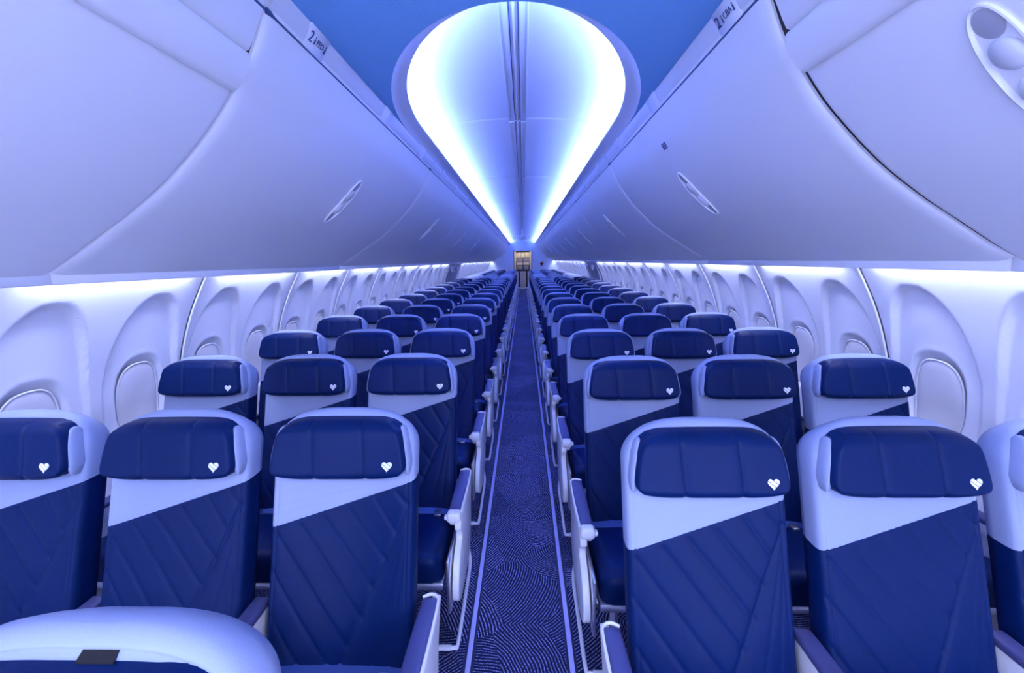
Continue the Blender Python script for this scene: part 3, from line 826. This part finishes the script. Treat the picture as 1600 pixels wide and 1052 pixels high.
def arm_meshes(xc, aisle):
    """armrest centred on xc; aisle = +1/-1 toward the aisle for an end bay, 0 between seats"""
    d = {}
    wd = .023
    bm = bmesh.new()
    # white arm beneath the pad, swept down to the pivot at the back
    f0 = [(-.475, ARM_TOP-.012), (-.475, ARM_TOP-.055), (-.455, ARM_TOP-.072), (-.35, ARM_TOP-.075), (-.22, ARM_TOP-.085), (-.12, ARM_TOP-.13), (-.115, ARM_TOP-.12), (-.115, ARM_TOP-.014)]
    d['arm'] = mesh_of(prism('t', f0, xc-wd+.003, xc+wd-.003, WHITE_P, None, bev=.006, seg=2))
    bm = bmesh.new()
    add_box(bm, (xc-wd, -.455, ARM_TOP-.024), (xc+wd, -.125, ARM_TOP), .009, 3)
    bmesh.ops.subdivide_edges(bm, edges=[e for e in bm.edges if e.calc_length() > .2], cuts=8)
    for v in bm.verts:   # slim waist toward the back
        t = (v.co.y+.455)/.36; v.co.x = xc+(v.co.x-xc)*(1.0+.10*math.sin(t*math.pi))
    d['pad'] = mesh_of(bm_obj('t', bm, PAD, None, auto=50))
    if aisle:
        bm = bmesh.new(); add_box(bm, (xc-wd-.004, -.500, ARM_TOP-.040), (xc+wd+.004, -.452, ARM_TOP+.002), .014, 4)
        add_box(bm, (xc-aisle*(wd+.006)-.008, -.492, ARM_TOP-.030), (xc-aisle*(wd+.006)+.008, -.468, ARM_TOP-.012), .006, 3)
        d['cap'] = mesh_of(bm_obj('t', bm, WHITE_P, None, auto=50))
        bm = bmesh.new()  # white hoop framing the pad
        pts = [(xc+aisle*(wd+.002), -.455, ARM_TOP-.006), (xc+aisle*(wd+.004), -.30, ARM_TOP-.006), (xc+aisle*(wd+.002), -.15, ARM_TOP-.004), (xc+aisle*(wd-.004), -.120, ARM_TOP-.002), (xc, -.112, ARM_TOP), (xc-aisle*wd, -.122, ARM_TOP-.002)]
        add_tube(bm, [p-Vector((0, 0, .004)) for p in bez(pts, 4)], .0050, 8); d['rim'] = mesh_of(bm_obj('t', bm, WHITE_P, None))
        sh = [(-.475, .520), (-.490, .480), (-.465, .455), (-.470, .425), (-.530, .390), (-.585, .320), (-.590, .260), (-.550, .225), (-.470, .215), (-.360, .220), (-.250, .250), (-.195, .330), (-.170, .420), (-.130, .500), (-.10, .535)]
        sh = [(p.x, p.y) for p in bez([(a, b, 0) for a, b in sh], 3)]
        xo = xc+aisle*.002
        d['shroud'] = mesh_of(prism('t', sh, min(xo, xo+aisle*.026), max(xo, xo+aisle*.026), WHITE_P, None, bev=.008, seg=3))
        d['trim'] = tmpbox((min(xc-aisle*.016, xc-aisle*.004), -.600, .205), (max(xc-aisle*.016, xc-aisle*.004), -.25, .42), METAL, bev=.004)
    return d
arm = {}
for sd in (-1, 1):               # side of the cabin; aisle direction is -sd
    arm[sd, 'aisle'] = arm_meshes(-sd*(.249), -sd); arm[sd, 'inner'] = arm_meshes(sd*(.2451), 0)
def base_meshes():
    out = {}
    bm = bmesh.new(); add_tube(bm, [(-.15, -.50, .305), (-.15, -.50, .02)], .016, 8); add_box(bm, (-.175, -.53, .0), (-.125, -.46, .03), .006); out['leg_front'] = mesh_of(bm_obj('t', bm, METAL))
    bm = bmesh.new(); add_tube(bm, [(-.15, -.47, .30), (-.15, -.20, .02)], .014, 8); add_box(bm, (-.17, -.24, .0), (-.13, -.16, .03), .006); out['leg_back'] = mesh_of(bm_obj('t', bm, METAL))
    bm = bmesh.new(); add_tube(bm, [(-.245, -.50, .305), (.245, -.50, .305)], .017, 8); add_tube(bm, [(-.245, -.24, .285), (.245, -.24, .285)], .017, 8); out['beam'] = mesh_of(bm_obj('t', bm, METAL))
    bm = bmesh.new(); add_tube(bm, [(-.245, -.625, .085), (.245, -.625, .085)], .011, 8); out['bar'] = mesh_of(bm_obj('t', bm, SHELL))
    for sd in (-1, 1):
        x = -sd*.268
        bm = bmesh.new(); add_tube(bm, bez([(-sd*.2, -.625, .085), (x+sd*.012, -.625, .085), (x, -.605, .087), (x, -.40, .10), (x, -.22, .12), (x+sd*.01, -.17, .16), (x+sd*.02, -.17, .25)], 4), .0075, 8)
        out['side_bar', sd] = mesh_of(bm_obj('t', bm, WHITE_P))
        bm = bmesh.new(); add_tube(bm, [(x-.003, -.625, .085), (x+.003, -.625, .085)], .012, 10); out['x', sd] = mesh_of(bm_obj('t', bm, SHELL))
    return out
BM = base_meshes()
# lap belt lying across the seat
bb = bmesh.new()
def belt_pts(): return [(-.222, -.215, .375), (-.19, -.225, .395), (-.10, -.232, .405), (0, -.235, .407), (.10, -.232, .405), (.19, -.225, .395), (.222, -.215, .375)]
bp_ = bez(belt_pts(), 4); prev = None
for p in bp_:
    r = [bb.verts.new(p+Vector((0, dy, dz))) for dy, dz in ((-.024, -.004), (-.022, .001), (.020, .012), (.022, .006))]
    if prev:
        for k in range(4): bb.faces.new((prev[k], prev[(k+1) % 4], r[(k+1) % 4], r[k]))
    prev = r
me_belt = mesh_of(bm_obj('belt', bb, mat('belt_webbing', (.03, .07, .26), .6, bump=(300, .5))))
me_buckle = tmpbox((.125, -.28, .402), (.155, -.240, .412), METAL, bev=.004)

def part(name, me, parent):
    o = bpy.data.objects.new(name, me); C.objects.link(o); o.parent = parent; return o
def make_seat(sd, pos, pale_head=False):
    t = bpy.data.objects.new('passenger_seat', None); C.objects.link(t); t['category'] = 'seat'; t.empty_display_size = .1
    part('backrest', me_back, t)
    s_ = part('shoulder_panel', me_should, t); s_['label'] = 'pale grey-blue upper panel'
    part('back_shell', me_shell, t)
    h = part('headrest', me_head_pale if pale_head else me_head, t)
    for sx in (-1, 1):
        wv = part('headrest_wing', me_wing[sx], h); wv['label'] = 'pale end panel of the headrest'
    e = part('heart_emblem', me_heart, h); e.scale = (.029, .030, .030); e.location = (.145, head_y(.145, .950)-.0002, .950); e.rotation_euler = (math.radians(-15), 0, 0)
    c = part('seat_cushion', me_cush, t); part('seat_pan', me_pan, t)
    b = part('lap_belt', me_belt, t); part('buckle', me_buckle, b)
    part('leg', BM['leg_front'], t); part('leg', BM['leg_back'], t); part('frame', BM['beam'], t); part('baggage_bar', BM['bar'], t)
    d = arm[sd, 'inner']; a = part('armrest', d['arm'], t); p = part('armrest_pad', d['pad'], a)
    if pos == 'aisle':
        d = arm[sd, 'aisle']; a = part('armrest', d['arm'], t); part('armrest_pad', d['pad'], a); part('armrest_cap', d['cap'], a); part('armrest_rim', d['rim'], a)
        q = part('end_shroud', d['shroud'], t); q['label'] = 'white plastic end panel facing the aisle'; part('shroud_trim', d['trim'], q)
        part('baggage_bar', BM['side_bar', sd], t)
    return t
protos = {}
for sd in (-1, 1):
    for j, pos in enumerate(('aisle', 'middle', 'window')):
        for r in ([0, -1] if sd < 0 and pos == 'aisle' else [0])+list(range(1, ROWS)):
            pale = 14 <= r <= 17
            key = (sd, pos == 'aisle', pale)
            x = sd*(X_A+j*S); y = (Y_L if sd < 0 else Y_R)+PITCH*r
            if key not in protos: o = protos[key] = make_seat(sd, pos, pale)
            else: o = copy_tree(protos[key])
            o.location = (x, y, 0)
            side = 'left' if sd < 0 else 'right'
            if r == -1: lab = 'pale-topped seat closest to the camera at bottom left, seen from above with black slot'
            elif r == 0: lab = {'aisle': f'navy quilted {side} aisle seat in the nearest full row, large in the foreground', 'middle': f'navy quilted {side} middle seat in the nearest full row', 'window': f'navy quilted {side} window seat in the nearest full row, cut by the picture edge'}[pos]
            else:
                hd = 'pale-headed' if pale else 'navy'
                lab = f'{hd} {side} {pos} seat in the {ORD[r]} row from the camera'
                if r == ROWS-1: lab = f'navy {side} {pos} seat in the last row against the aft bulkhead'
            o['label'] = lab; o['category'] = 'seat'
            o['group'] = f'passenger seats {side} of the aisle'
            if r == -1:
                # loop-lined slot in the top of the back, uncovered by the headrest strap
                [c_ for c_ in o.children if c_.name.startswith('headrest')][0].location.z = -.012
                q = box('strap_slot', (.003, -.036, 1.066), (.048, -.013, 1.069), BLACK, o, fn=lambda a, b, c: (a, b, c+(b+.013)*.62)); q['label'] = 'black strap slot'
